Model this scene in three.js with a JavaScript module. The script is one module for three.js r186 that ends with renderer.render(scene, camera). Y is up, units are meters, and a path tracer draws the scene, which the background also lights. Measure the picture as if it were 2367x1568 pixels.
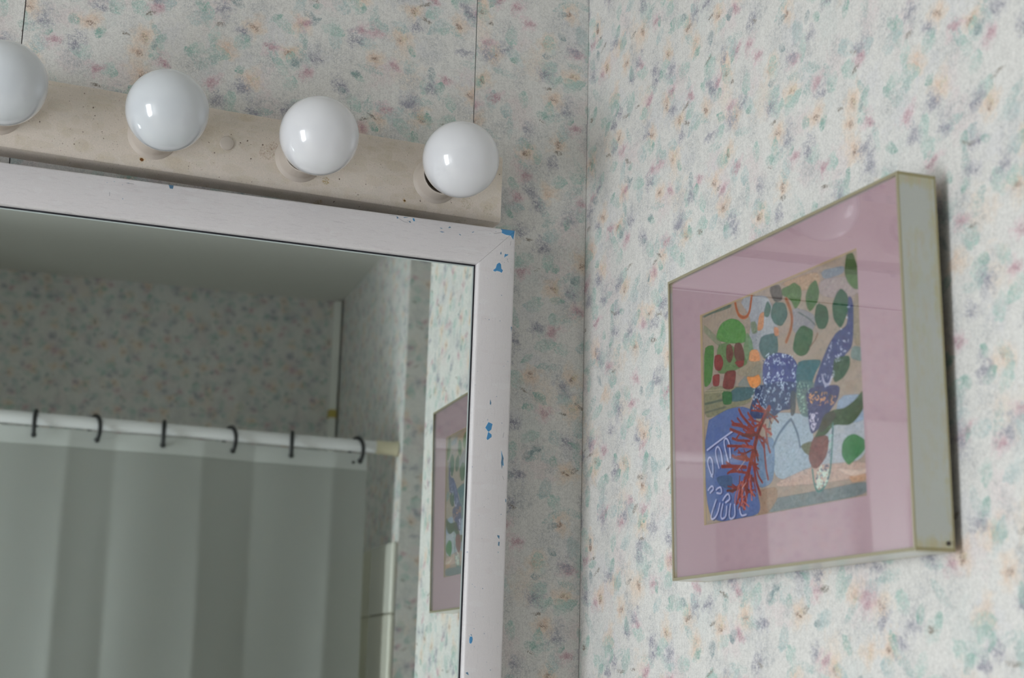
import * as THREE from 'three';
import { RectAreaLightUniformsLib } from 'three/addons/lights/RectAreaLightUniformsLib.js';
import { mergeGeometries, toCreasedNormals } from 'three/addons/utils/BufferGeometryUtils.js';
import { RoundedBoxGeometry } from 'three/addons/geometries/RoundedBoxGeometry.js';

// ---------------------------------------------------------------- camera, daylight, exposure
const EYE = 1.365;                       // height of the lens above the floor; heights below are given from the lens
const scene = new THREE.Scene();
const camera = new THREE.PerspectiveCamera(24.0909, 2367 / 1568, 0.02, 30);
camera.position.set(-0.7354, EYE, 1.5868);
camera.up.set(-0.1084, 0.9744, 0.1969);
camera.lookAt(-0.7354 + 0.3683, EYE + 0.2234, 1.5868 - 0.9025);
camera.focus = 1.68;
camera.userData.fStop = 7.8;
scene.background = new THREE.Color().setRGB(0.80, 0.90, 1.0);   // overcast sky outside the window
RectAreaLightUniformsLib.init();
const WIN = { x: -2.60, z0: 0.90, z1: 1.62, y0: -0.95, y1: 0.47 };
const daylight = new THREE.RectAreaLight(new THREE.Color().setRGB(0.90, 0.95, 1.0), 20.5, WIN.z1 - WIN.z0, WIN.y1 - WIN.y0);
daylight.name = 'window_daylight';
daylight.position.set(WIN.x - 0.075, EYE + (WIN.y0 + WIN.y1) / 2, (WIN.z0 + WIN.z1) / 2);
daylight.lookAt(0, EYE + (WIN.y0 + WIN.y1) / 2, (WIN.z0 + WIN.z1) / 2);
scene.add(daylight);
const renderer = new THREE.WebGLRenderer({ antialias: true });
renderer.toneMapping = THREE.LinearToneMapping;
renderer.toneMappingExposure = 1.0;
renderer.shadowMap.enabled = true;

// ---------------------------------------------------------------- helpers
function rng(seed) { let s = seed >>> 0; return () => { s = (s + 0x6D2B79F5) >>> 0; let t = Math.imul(s ^ (s >>> 15), 1 | s); t = (t + Math.imul(t ^ (t >>> 7), 61 | t)) ^ t; return ((t ^ (t >>> 14)) >>> 0) / 4294967296; }; }
const rgb = (r, g, b) => new THREE.Color(r / 255, g / 255, b / 255).convertSRGBToLinear();
const css = (r, g, b, a = 1) => `rgba(${r | 0},${g | 0},${b | 0},${a.toFixed(3)})`;
const std = (o) => new THREE.MeshStandardMaterial(o), phys = (o) => new THREE.MeshPhysicalMaterial(o);
const taken = new Map();
const numbered = (name) => { const n = taken.get(name) ?? 0; taken.set(name, n + 1); return n ? `${name}_${String(n).padStart(3, '0')}` : name; };
function part(name, geometry, material, parent) { const m = new THREE.Mesh(geometry, material); m.name = name; m.castShadow = m.receiveShadow = true; parent.add(m); return m; }
function thing(name, label, category, group) { const o = new THREE.Group(); o.name = numbered(name); o.userData = { label, category }; if (group) o.userData.group = group; scene.add(o); return o; }
function struct(name, geometry, material) { const m = geometry ? new THREE.Mesh(geometry, material) : new THREE.Group(); m.name = name; m.castShadow = m.receiveShadow = true; m.userData = { kind: 'structure' }; scene.add(m); return m; }
// box from corner to corner (heights from the lens), uv in metres across and up
function slab(x0, x1, y0, y1, z0, z1, du = 0, dv = 0, per = 1) {
  const g = new THREE.BoxGeometry(x1 - x0, y1 - y0, z1 - z0); g.translate((x0 + x1) / 2, (y0 + y1) / 2 + EYE, (z0 + z1) / 2);
  const p = g.attributes.position, n = g.attributes.normal, uv = g.attributes.uv;
  for (let i = 0; i < p.count; i++) {
    const ax = Math.abs(n.getX(i)), ay = Math.abs(n.getY(i));
    const u = ax > 0.5 ? p.getZ(i) : p.getX(i), v = ay > 0.5 ? p.getZ(i) : p.getY(i);
    uv.setXY(i, (u + du) / per, (v + dv) / per);
  }
  return g;
}
function canvas(w, h, draw) { const c = document.createElement('canvas'); c.width = w; c.height = h; draw(c.getContext('2d'), w, h); return c; }
function tex(c, srgb = true, repeat = false) { const t = new THREE.CanvasTexture(c); if (srgb) t.colorSpace = THREE.SRGBColorSpace; t.wrapS = t.wrapT = repeat ? THREE.RepeatWrapping : THREE.ClampToEdgeWrapping; t.magFilter = THREE.LinearFilter; return t; }
function grain(c, amount, seed) { const x = c.getContext('2d'), d = x.getImageData(0, 0, c.width, c.height), r = rng(seed), a = d.data; for (let i = 0; i < a.length; i += 4) { const k = 1 + (r() + r() - 1) * amount; a[i] *= k; a[i + 1] *= k; a[i + 2] *= k; } x.putImageData(d, 0, 0); }
function basis(o, X, Y, Z, p) { o.matrix.makeBasis(X, Y, Z).setPosition(p); o.matrix.decompose(o.position, o.quaternion, o.scale); }

// ---------------------------------------------------------------- the floral wallpaper print (one repeat, metres)
const REPEAT = 0.60, N = 2048, MM = N / REPEAT / 1000;
const BASE = [225, 223, 219];
const paper = (() => {
  const r = rng(11), S = N * N, ink = new Float32Array(S * 3), clamp = (v, a = 0, c = 1) => (v < a ? a : v > c ? c : v), mask = N - 1;
  for (let i = 0; i < S; i++) { ink[i * 3] = BASE[0]; ink[i * 3 + 1] = BASE[1]; ink[i * 3 + 2] = BASE[2]; }
  const field = (octaves, ridged) => {              // wrapping value noise, octaves = [[cells, weight], ...]
    const f = new Float32Array(S);
    for (const [k, w] of octaves) {
      const g = new Float32Array(k * k); for (let i = 0; i < g.length; i++) g[i] = r();
      for (let y = 0; y < N; y++) {
        const fy = y / N * k, j0 = fy | 0, j1 = (j0 + 1) % k; let t = fy - j0; t = t * t * (3 - 2 * t);
        for (let x = 0; x < N; x++) { const fx = x / N * k, i0 = fx | 0, i1 = (i0 + 1) % k; let s = fx - i0; s = s * s * (3 - 2 * s); const v = (g[j0 * k + i0] * (1 - s) + g[j0 * k + i1] * s) * (1 - t) + (g[j1 * k + i0] * (1 - s) + g[j1 * k + i1] * s) * t; f[y * N + x] += w * (ridged ? 1 - Math.abs(2 * v - 1) : v); }
      }
    }
    return f;
  };
  const chalk = field([[900, 0.45], [520, 0.3], [170, 0.25]]), pencil = field([[560, 0.5], [320, 0.32], [130, 0.18]], true), warpX = field([[150, 0.6], [60, 0.4]]), warpY = field([[150, 0.6], [60, 0.4]]);
  // one printed patch: rx, ry half sizes in mm; kind 'leaf' or 'blob'; tx: 0 chalk, 1 pencil scribble, 2 soft wash
  const patch = (cx, cy, rx, ry, ang, c, alpha, kind, tx, soft, fade = 0) => {
    const RX = rx * MM * (kind === 'leaf' ? 1.4 : 1.5), RY = ry * MM * (kind === 'leaf' ? 1.5 : 1.5), R = Math.ceil(Math.max(RX, RY) * 1.5), ca = Math.cos(ang), sa = Math.sin(ang), ox = (r() * N) | 0, oy = (r() * N) | 0, wk = kind === 'leaf' ? 0.55 : 1.3, X0 = Math.round(cx), Y0 = Math.round(cy);
    for (let dy = -R; dy <= R; dy++) for (let dx = -R; dx <= R; dx++) {
      const nx = (X0 + dx + ox) & mask, ny = (Y0 + dy + oy) & mask, q = ny * N + nx;
      const u = (dx * ca + dy * sa) / RX + (warpX[q] - 0.5) * wk, v = (dy * ca - dx * sa) / RY + (warpY[q] - 0.5) * wk;
      let d; if (kind === 'leaf') { if (u < -1 || u > 1) continue; d = Math.abs(v) / (Math.pow(1 - u * u, 0.75) + 1e-3); } else d = Math.sqrt(u * u + v * v);
      if (d >= 1) continue;
      let a = alpha * clamp((1 - d) / soft);
      if (fade) a *= clamp(0.25 + 0.75 * (0.5 + 0.5 * u * fade) * 1.2);
      if (tx === 0) a *= clamp((chalk[q] - 0.26) * 2.9, 0.08, 1.35); else if (tx === 1) a *= clamp((pencil[q] - 0.46) * 4.6, 0, 1.8) * clamp((chalk[q] - 0.2) * 2.6, 0.1, 1.2); else a *= clamp(0.35 + chalk[q] * 1.3, 0, 1.2);
      if (a <= 0.003) continue; if (a > 0.95) a = 0.95;
      const p = (((Y0 + dy) & mask) * N + ((X0 + dx) & mask)) * 3;
      ink[p] += (c[0] - ink[p]) * a; ink[p + 1] += (c[1] - ink[p + 1]) * a; ink[p + 2] += (c[2] - ink[p + 2]) * a;
    }
  };
  const scatter = (n, fn) => { const k = Math.round(Math.sqrt(n)), d = N / k, o = r() * N; for (let i = 0; i < k; i++) for (let j = 0; j < k; j++) fn((o + (i + r() * 1.15 + (j % 2) * 0.5) * d) % N, (o * 0.7 + (j + r() * 1.15) * d) % N); };
  const at = (cx, cy, d, th) => [(cx + Math.cos(th) * d * MM + N) % N, (cy + Math.sin(th) * d * MM + N) % N];
  // pale underlying washes and pencil shading all over
  scatter(130, (cx, cy) => patch(cx, cy, 14 + r() * 9, 9 + r() * 8, r() * 6.28, [[236, 212, 192], [226, 204, 206], [206, 214, 211], [212, 212, 218]][(r() * 4) | 0], 0.38, 'blob', 2, 0.7));
  scatter(170, (cx, cy) => patch(cx, cy, 11 + r() * 8, 8 + r() * 6, r() * 6.28, [164, 168, 172], 0.34, 'blob', 1, 0.7));
  // peach flowers
  scatter(100, (cx, cy) => {
    for (let k = 0; k < 4; k++) { const [px, py] = at(cx, cy, 5 + r() * 4, k * 1.57 + r()); patch(px, py, 6 + r() * 4, 4.5 + r() * 3, r() * 6.28, [235, 211, 190], 0.40 + r() * 0.2, 'blob', 2, 0.8); }
    patch(cx, cy, 6 + r() * 3, 4 + r() * 2, r() * 6.28, [222, 184, 158], 0.55, 'blob', 0, 0.8);
    if (r() < 0.7) patch(cx, cy + MM, 3.2 + r() * 1.6, 2 + r(), r() * 6.28, [132, 104, 88], 0.75, 'blob', 1, 0.7);
    if (r() < 0.3) patch(cx + 3 * MM, cy, 5, 2.5, r() * 6.28, [208, 196, 150], 0.4, 'blob', 1, 0.6);
  });
  // teal leaves, broad and slim
  scatter(230, (cx, cy) => patch(cx, cy, 7 + r() * 4, 4.6 + r() * 2.4, r() * 6.28, r() < 0.7 ? [160, 194, 184] : [166, 190, 190], 0.62 + r() * 0.3, 'leaf', 0, 0.35, r() < 0.5 ? 1 : -1));
  scatter(120, (cx, cy) => patch(cx, cy, 9 + r() * 5, 3.4 + r() * 1.6, r() * 6.28, [164, 188, 184], 0.6 + r() * 0.2, 'leaf', 1, 0.4, r() < 0.5 ? 1 : -1));
  // rose flowers
  scatter(90, (cx, cy) => {
    const th = (r() - 0.5) * 1.4;
    for (let k = 0; k < 3; k++) { const [px, py] = at(cx, cy, 4 + r() * 5, th + (k - 1) * 2.2); patch(px, py, 5 + r() * 4, 3 + r() * 2.4, th + (r() - 0.5), [222, 192, 198], 0.45 + r() * 0.2, 'blob', 0, 0.8); }
    patch(cx, cy, 4.6 + r() * 3.4, 2.6 + r() * 1.7, th, [196, 148, 160], 0.62, 'blob', 0, 0.75); patch(cx, cy, 6, 3.6, th, [172, 126, 140], 0.5, 'blob', 1, 0.7);
  });
  // grey-violet scribbled flowers
  scatter(125, (cx, cy) => { patch(cx, cy, 8 + r() * 4, 6 + r() * 3.5, r() * 6.28, [158, 158, 170], 0.62, 'blob', 1, 0.7); patch(cx, cy + 2 * MM, 5 + r() * 3, 2.6 + r() * 1.6, (r() - 0.5) * 1.2, [130, 128, 146], 0.7, 'blob', 1, 0.7); });
  // small darker leaf tips and brown dashes
  scatter(150, (cx, cy) => patch(cx, cy, 4 + r() * 3.4, 2.6 + r() * 2, r() * 6.28, r() < 0.75 ? [128, 172, 160] : [120, 140, 146], 0.7 + r() * 0.25, 'leaf', 0, 0.45, r() < 0.5 ? 1 : -1));
  scatter(64, (cx, cy) => patch(cx, cy, 4 + r() * 3, 1.3 + r() * 0.9, (r() - 0.5) * 1.2, [122, 112, 102], 0.85, 'blob', 1, 0.6));
  return canvas(N, N, (x) => {
    const d = x.createImageData(N, N), a = d.data, rib = new Float32Array(N); for (let i = 0; i < N; i++) rib[i] = (r() - 0.5) * 0.035;
    for (let y = 0, i = 0, p = 0; y < N; y++) for (let k = 0; k < N; k++, i += 4, p += 3) { const f = 1 + rib[(k + ((y / 150) | 0) * 37) % N] + (r() + r() - 1) * 0.085 - 0.085 * clamp((pencil[y * N + k] - 0.55) * 3); for (let c = 0; c < 3; c++) a[i + c] = clamp((BASE[c] + (ink[p + c] - BASE[c]) * 0.80) * f, 0, 255); a[i + 3] = 255; }
    x.putImageData(d, 0, 0);
  });
})();
const ribs = canvas(512, 512, (x) => { const r = rng(77); x.fillStyle = '#808080'; x.fillRect(0, 0, 512, 512); for (let i = 0; i < 2600; i++) { const v = 90 + r() * 90; x.strokeStyle = css(v, v, v, 0.55); x.lineWidth = 0.7 + r() * 1.2; const px = r() * 512, py = r() * 512, l = 20 + r() * 90; x.beginPath(); x.moveTo(px, py); x.lineTo(px + (r() - 0.5) * 2, py + l); x.stroke(); } });
const ribsTex = tex(ribs, false, true); ribsTex.repeat.set(REPEAT / 0.12, REPEAT / 0.12);
const wallpaper = std({ name: 'wallpaper', map: tex(paper, true, true), bumpMap: ribsTex, bumpScale: 0.00012, roughness: 0.82 });
const plaster = std({ name: 'ceiling_board', color: rgb(226, 225, 219), roughness: 0.95 });
const core = std({ name: 'wall_core', color: rgb(90, 80, 70), roughness: 1 });

// ---------------------------------------------------------------- the room
const FLOOR = -EYE, CEIL = 1.0017, XS = 0.1642, ZS = 1.7596, ZB = 2.5504, ZE = 0.8971;
const wb = struct('wall_back', slab(WIN.x - 0.1, 0.9, FLOOR, CEIL, -0.11, -0.012), core);
{ // papered boards with open joints
  const cuts = [WIN.x, -2.1110, -1.6185, -1.1260, -0.6335, -0.1415, 0];
  for (let i = 0; i + 1 < cuts.length; i++) part('papered_board', slab(cuts[i] + 0.0005, cuts[i + 1] - 0.0005, FLOOR, CEIL, -0.012, 0, i * 0.013, 0, REPEAT), wallpaper, wb);
}
struct('wall_right', slab(0, 0.9, FLOOR, CEIL, -0.012, ZE, 0.21, 0.17, REPEAT), wallpaper);
const we = struct('wall_alcove_right', slab(XS, 1.0, FLOOR, CEIL, ZS, ZB + 0.1, 0.3, 0.4, REPEAT), wallpaper);
struct('wall_alcove_back', slab(-1.6, XS, FLOOR, CEIL, ZB, ZB + 0.1, 0.1, 0.05, REPEAT), wallpaper);
struct('wall_alcove_left', slab(WIN.x - 0.1, -1.58, FLOOR, CEIL, ZS, ZB + 0.1, 0, 0, REPEAT), wallpaper);
struct('wall_passage', slab(0.9, 1.0, FLOOR, CEIL, ZE - 0.1, ZS, 0, 0, REPEAT), wallpaper);
struct('wall_left', mergeGeometries([
  slab(WIN.x - 0.1, WIN.x, FLOOR, CEIL, -0.11, WIN.z0, 0, 0, REPEAT), slab(WIN.x - 0.1, WIN.x, FLOOR, CEIL, WIN.z1, ZS, 0, 0, REPEAT),
  slab(WIN.x - 0.1, WIN.x, FLOOR, WIN.y0, WIN.z0, WIN.z1, 0, 0, REPEAT), slab(WIN.x - 0.1, WIN.x, WIN.y1, CEIL, WIN.z0, WIN.z1, 0, 0, REPEAT)]), wallpaper);
struct('ceiling', slab(WIN.x - 0.1, 1.0, CEIL, CEIL + 0.1, -0.11, ZB + 0.1), plaster);
const vinyl = std({ name: 'vinyl_floor', color: rgb(206, 198, 184), roughness: 0.5 });
struct('floor', slab(WIN.x - 0.1, 1.0, FLOOR - 0.1, FLOOR, -0.11, ZB + 0.1), vinyl);

const whitePaint = std({ name: 'white_paint', color: rgb(226, 224, 220), roughness: 0.45 });
{ // door beside the shower: its pale panel shows in the picture's cover and in the bulbs
  const d = struct('door_1'), z = ZS;
  part('door_leaf', slab(-2.56, -1.945, FLOOR + 0.008, 0.575, z - 0.018, z - 0.001), whitePaint, d);
  part('door_panel', mergeGeometries([slab(-2.48, -2.28, -0.1, 0.47, z - 0.023, z - 0.018), slab(-2.22, -2.02, -0.1, 0.47, z - 0.023, z - 0.018), slab(-2.48, -2.28, -1.15, -0.25, z - 0.023, z - 0.018), slab(-2.22, -2.02, -1.15, -0.25, z - 0.023, z - 0.018)]), whitePaint, d);
  part('casing', mergeGeometries([slab(-1.943, -1.882, FLOOR, 0.638, z - 0.028, z - 0.001), slab(-2.598, -1.943, 0.577, 0.638, z - 0.028, z - 0.001)]), whitePaint, d);
  const k = part('door_knob', new THREE.LatheGeometry([[0.0001, 0.062], [0.016, 0.060], [0.026, 0.048], [0.026, 0.040], [0.012, 0.030], [0.011, 0.008], [0.028, 0.005], [0.029, 0]].map(([a, c]) => new THREE.Vector2(a, c)), 28).rotateX(-Math.PI / 2), std({ name: 'knob_metal', color: rgb(180, 160, 110), metalness: 0.9, roughness: 0.3 }), d); k.position.set(-2.0, EYE - 0.42, z - 0.018);
}
{ // the window behind and left of the camera: it lights the room and shows in the bulbs
  const w = struct('window_1'); const zc = (WIN.z0 + WIN.z1) / 2;
  const bar = (z0, z1, y0, y1, x0 = WIN.x - 0.07, x1 = WIN.x - 0.03) => slab(x0, x1, y0, y1, z0, z1);
  part('window_frame', mergeGeometries([bar(WIN.z0, WIN.z0 + 0.035, WIN.y0, WIN.y1), bar(WIN.z1 - 0.035, WIN.z1, WIN.y0, WIN.y1), bar(WIN.z0, WIN.z1, WIN.y0, WIN.y0 + 0.035), bar(WIN.z0, WIN.z1, WIN.y1 - 0.035, WIN.y1), bar(WIN.z0, WIN.z1, -0.19, -0.13), bar(WIN.z0, WIN.z1, 0.06, 0.10), bar(WIN.z0, WIN.z1, 0.25, 0.29)]), whitePaint, w);
  part('pane', slab(WIN.x - 0.052, WIN.x - 0.049, WIN.y0, WIN.y1, WIN.z0, WIN.z1), phys({ name: 'window_glass', color: 0xffffff, transmission: 1, thickness: 0, roughness: 0.02 }), w);
  part('casing', mergeGeometries([bar(WIN.z0 - 0.06, WIN.z0, WIN.y0 - 0.06, WIN.y1 + 0.06, WIN.x, WIN.x + 0.015), bar(WIN.z1, WIN.z1 + 0.06, WIN.y0 - 0.06, WIN.y1 + 0.06, WIN.x, WIN.x + 0.015), bar(WIN.z0, WIN.z1, WIN.y1, WIN.y1 + 0.06, WIN.x, WIN.x + 0.015), bar(WIN.z0 - 0.06, WIN.z1 + 0.06, WIN.y0 - 0.04, WIN.y0, WIN.x, WIN.x + 0.05)]), whitePaint, w);
  const slat = new THREE.BoxGeometry(0.024, 0.0012, WIN.z1 - WIN.z0 - 0.02);
  for (let i = 0; i < 13; i++) { const s = part('blind_slat', slat, whitePaint, w); s.position.set(WIN.x - 0.012, EYE + WIN.y1 - 0.05 - i * 0.042, zc); s.rotation.z = -0.25; }
}

// ---------------------------------------------------------------- tile edge in the shower alcove (seen in the mirror)
const glaze = [rgb(226, 225, 214), rgb(222, 220, 206), rgb(228, 227, 218)].map((c) => phys({ name: 'tile_glaze', color: c, roughness: 0.25, clearcoat: 0.6, clearcoatRoughness: 0.1 }));
const fieldGlaze = [rgb(204, 202, 182), rgb(198, 196, 172)].map((c) => phys({ name: 'field_glaze', color: c, roughness: 0.3 }));
{
  const grout = std({ name: 'grout', color: rgb(150, 144, 122), roughness: 1 });
  part('tile_bed', slab(XS - 0.004, XS, FLOOR, 0.304, ZS + 0.006, ZB - 0.02), grout, we);
  const bull = new RoundedBoxGeometry(0.012, 0.1485, 0.212, 3, 0.005), field = new RoundedBoxGeometry(0.008, 0.1485, 0.1485, 2, 0.002);
  for (let i = 0; i < 5; i++) {
    const y = 0.3080 - 0.0015 - 0.0742 - i * 0.150;
    const b = part('bullnose_tile', bull, glaze[i % 3], we); b.position.set(XS - 0.007, EYE + y, ZS + 0.001 + 0.106);
    for (let k = 0; k < 4; k++) { const f = part('wall_tile', field, fieldGlaze[(i + k) % 2], we); f.position.set(XS - 0.005, EYE + y, ZS + 0.216 + 0.075 + k * 0.150); }
  }
  const t = struct('trim_1', slab(0.1415, 0.1580, 0.10, CEIL - 0.004, ZB - 0.030, ZB - 0.0005), std({ name: 'corner_strip', color: rgb(240, 240, 234), roughness: 0.5 }));
  part('tape', slab(0.1405, 0.1590, 0.685, 0.706, ZB - 0.0315, ZB - 0.0020), std({ name: 'yellow_tape', color: rgb(196, 178, 96), roughness: 0.7 }), t);
}

// ---------------------------------------------------------------- framed mirror
const FW = 0.635, FH = 0.62, RAIL = 0.042;
const CHIPS = [[[-17.66,-0.36],[-1.3,-0.38],[-3.16,-11.11],[-6.13,-6.87],[-11.16,-6.9],[-16.56,-5.14],[-16.0,-2.91]],[[-17.91,-38.39],[-16.95,-39.18],[-15.99,-39.98],[-15.51,-44.8],[-13.58,-46.39],[-15.04,-49.49],[-16.95,-48.32],[-20.39,-47.82],[-22.53,-48.99],[-24.75,-47.74],[-21.74,-44.94],[-20.65,-40.55]],[[-11.71,-27.84],[-10.44,-28.3],[-7.95,-27.99],[-9.14,-29.67],[-11.3,-30.85],[-12.49,-32.53],[-12.29,-29.14]],[[-17.05,-27.29],[-16.16,-25.95],[-15.74,-28.96],[-17.3,-29.15]],[[-9.35,-32.75],[-8.38,-33.85],[-8.99,-34.23]],[[-24.0,-211.38],[-19.43,-212.95],[-20.59,-218.94],[-23.63,-221.81],[-27.19,-217.54]],[[-23.91,-221.57],[-20.13,-224.13],[-20.04,-226.73],[-24.27,-230.34],[-25.42,-228.88]],[[-22.82,-186.97],[-21.59,-190.81],[-22.05,-193.22],[-23.19,-192.01]],[[-8.92,-239.51],[-7.37,-244.6],[-6.2,-251.01],[-5.61,-256.16],[-6.75,-254.95],[-8.02,-249.85]],[[-2.43,-289.55],[-1.44,-290.76],[-1.33,-293.97],[-2.46,-292.77]],[[-10.36,-327.84],[-7.63,-328.31],[-7.92,-331.89],[-9.61,-329.96]],[[-8.77,-334.73],[-7.28,-334.64],[-7.67,-339.11],[-9.05,-338.31]],[[-9.09,-344.91],[-8.28,-344.86],[-8.23,-346.38]],[[-35.79,-431.71],[-33.45,-431.39],[-32.72,-433.93],[-33.24,-436.88],[-34.34,-438.76],[-36.02,-438.09],[-36.33,-434.07]],[[-35.27,-428.9],[-33.66,-429.93],[-34.25,-431.06]],[[-39.1,-467.58],[-36.79,-466.56],[-35.5,-469.78],[-37.32,-468.97]],[[-133.07,-1.65],[-132.22,-2.62],[-130.9,-4.07],[-132.92,-4.72]],[[-115.98,-2.25],[-113.83,-1.8],[-113.75,-3.42],[-112.89,-4.4],[-114.48,-5.43],[-115.36,-3.91]],[[-126.02,-2.17],[-120.63,-1.67],[-120.61,-1.99],[-124.9,-2.89]],[[-119.35,-5.8],[-118.28,-5.38],[-117.38,-7.33],[-119.57,-6.91]],[[-76.34,-7.4],[-74.75,-5.76],[-73.23,-6.66],[-74.96,-7.43]],[[-64.35,-12.79],[-63.14,-12.64],[-61.54,-13.91],[-62.82,-13.85]],[[-49.68,-8.86],[-47.12,-7.43],[-48.29,-8.68],[-49.27,-9.36]],[[-85.75,-12.67],[-83.02,-12.31],[-79.97,-12.79],[-82.98,-13.29]],[[-85.93,-8.32],[-83.17,-8.73],[-82.49,-9.24],[-84.24,-9.3]],[[-369.92,0.33],[-364.59,-0.71],[-365.3,-4.75],[-368.35,-4.64]],[[-429.84,-6.76],[-429.03,-6.76],[-429.27,-7.44]],[[-423.02,-4.82],[-421.74,-4.91],[-422.46,-5.39]],[[-410.56,-4.91],[-408.05,-4.44],[-408.16,-5.0]],[[-414.97,-7.05],[-413.95,-7.07],[-414.42,-7.52]],[[-413.54,-21.12],[-412.52,-21.25],[-412.92,-22.5]],[[-2.5,-106.76],[-1.03,-107.08],[-1.82,-112.81]],[[-7.57,-243.63],[-5.98,-248.04],[-7.5,-259.48],[-8.68,-252.78]]];
const CRACKS = [[[-141.16,-1.64],[-136.3,-1.81],[-133.06,-1.92]],[[-130.23,-4.53],[-124.69,-7.32],[-120.37,-7.02]],[[-121.54,-5.27],[-117.1,-7.4]],[[-24.94,-7.15],[-20.6,-5.97],[-17.18,-5.1]],[[-5.61,-13.27],[-5.83,-16.06],[-6.39,-17.98]],[[-8.97,-34.84],[-7.65,-36.82]],[[-410.81,-5.05],[-403.66,-5.08]],[[-426.07,-16.63],[-425.76,-20.37]],[[-1.36,-223.2],[-0.69,-231.0],[-0.71,-238.85]],[[-6.53,-221.01],[-7.45,-226.33]],[[-6.62,-266.61],[-4.86,-270.36]],[[-25.55,-299.5],[-25.52,-300.39]]];
const framePaint = canvas(2048, 2048, (x, W, H) => {
  const r = rng(3), X = (mm) => W + mm / (FW * 1000) * W, Y = (mm) => -mm / (FH * 1000) * H;
  x.fillStyle = css(216, 211, 212); x.fillRect(0, 0, W, H);
  for (let i = 0; i < 900; i++) { x.fillStyle = r() < 0.5 ? css(224, 222, 224, 0.25) : css(208, 200, 198, 0.25); x.beginPath(); x.ellipse(r() * W, r() * H, 4 + r() * 30, 2 + r() * 10, 0, 0, 7); x.fill(); }
  x.lineCap = 'round';
  const craze = (n, x0, x1, y0, y1, along) => { for (let i = 0; i < n; i++) { let px = x0 + r() * (x1 - x0), py = y0 + r() * (y1 - y0); x.strokeStyle = css(150, 143, 146, 0.06 + r() * 0.15); x.lineWidth = 0.5 + r() * 0.7; x.beginPath(); x.moveTo(X(px), Y(py)); for (let k = 0; k < 3 + r() * 4; k++) { px += along ? 0.6 + r() * 1.6 : (r() - 0.5) * 0.9; py += along ? (r() - 0.5) * 0.9 : 0.6 + r() * 1.6; x.lineTo(X(px), Y(py)); } x.stroke(); } };
  craze(1500, -635, 0, -42, 0, true); craze(420, -42, 0, -620, 0, false); craze(300, -635, -593, -620, 0, false);
  for (const c of CHIPS) { x.beginPath(); c.forEach(([a, b], i) => x[i ? 'lineTo' : 'moveTo'](X(a), Y(b))); x.closePath(); const small = c.length < 5; x.strokeStyle = css(236, 234, 236, small ? 0.2 : 0.9); x.lineWidth = 2; x.stroke(); x.fillStyle = small ? css(86, 122, 150) : css(70, 138, 188); x.fill(); x.save(); x.clip(); for (let i = 0; i < 60; i++) { x.fillStyle = css(60 + r() * 50, 120 + r() * 40, 180 + r() * 30, 0.25); x.fillRect(X(c[0][0] + (r() - 0.5) * 30), Y(c[0][1] + (r() - 0.5) * 24), 3 + r() * 8, 1 + r() * 3); } x.restore(); }
  for (const c of CRACKS) { x.strokeStyle = css(104, 100, 108, 0.75); x.lineWidth = 1; x.beginPath(); c.forEach(([a, b], i) => x[i ? 'lineTo' : 'moveTo'](X(a), Y(b))); x.stroke(); }
  for (let i = 0; i < 60; i++) { x.fillStyle = css(96, 116, 150, 0.7); const px = -42 * r(), py = -620 * r(); x.fillRect(X(px), Y(py), 1 + r() * 2, 1 + r() * 2.5); }
});
grain(framePaint, 0.03, 8);
const paintedWood = std({ name: 'painted_wood', map: tex(framePaint), bumpMap: tex(framePaint, false), bumpScale: 0.0004, roughness: 0.42 });
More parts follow.
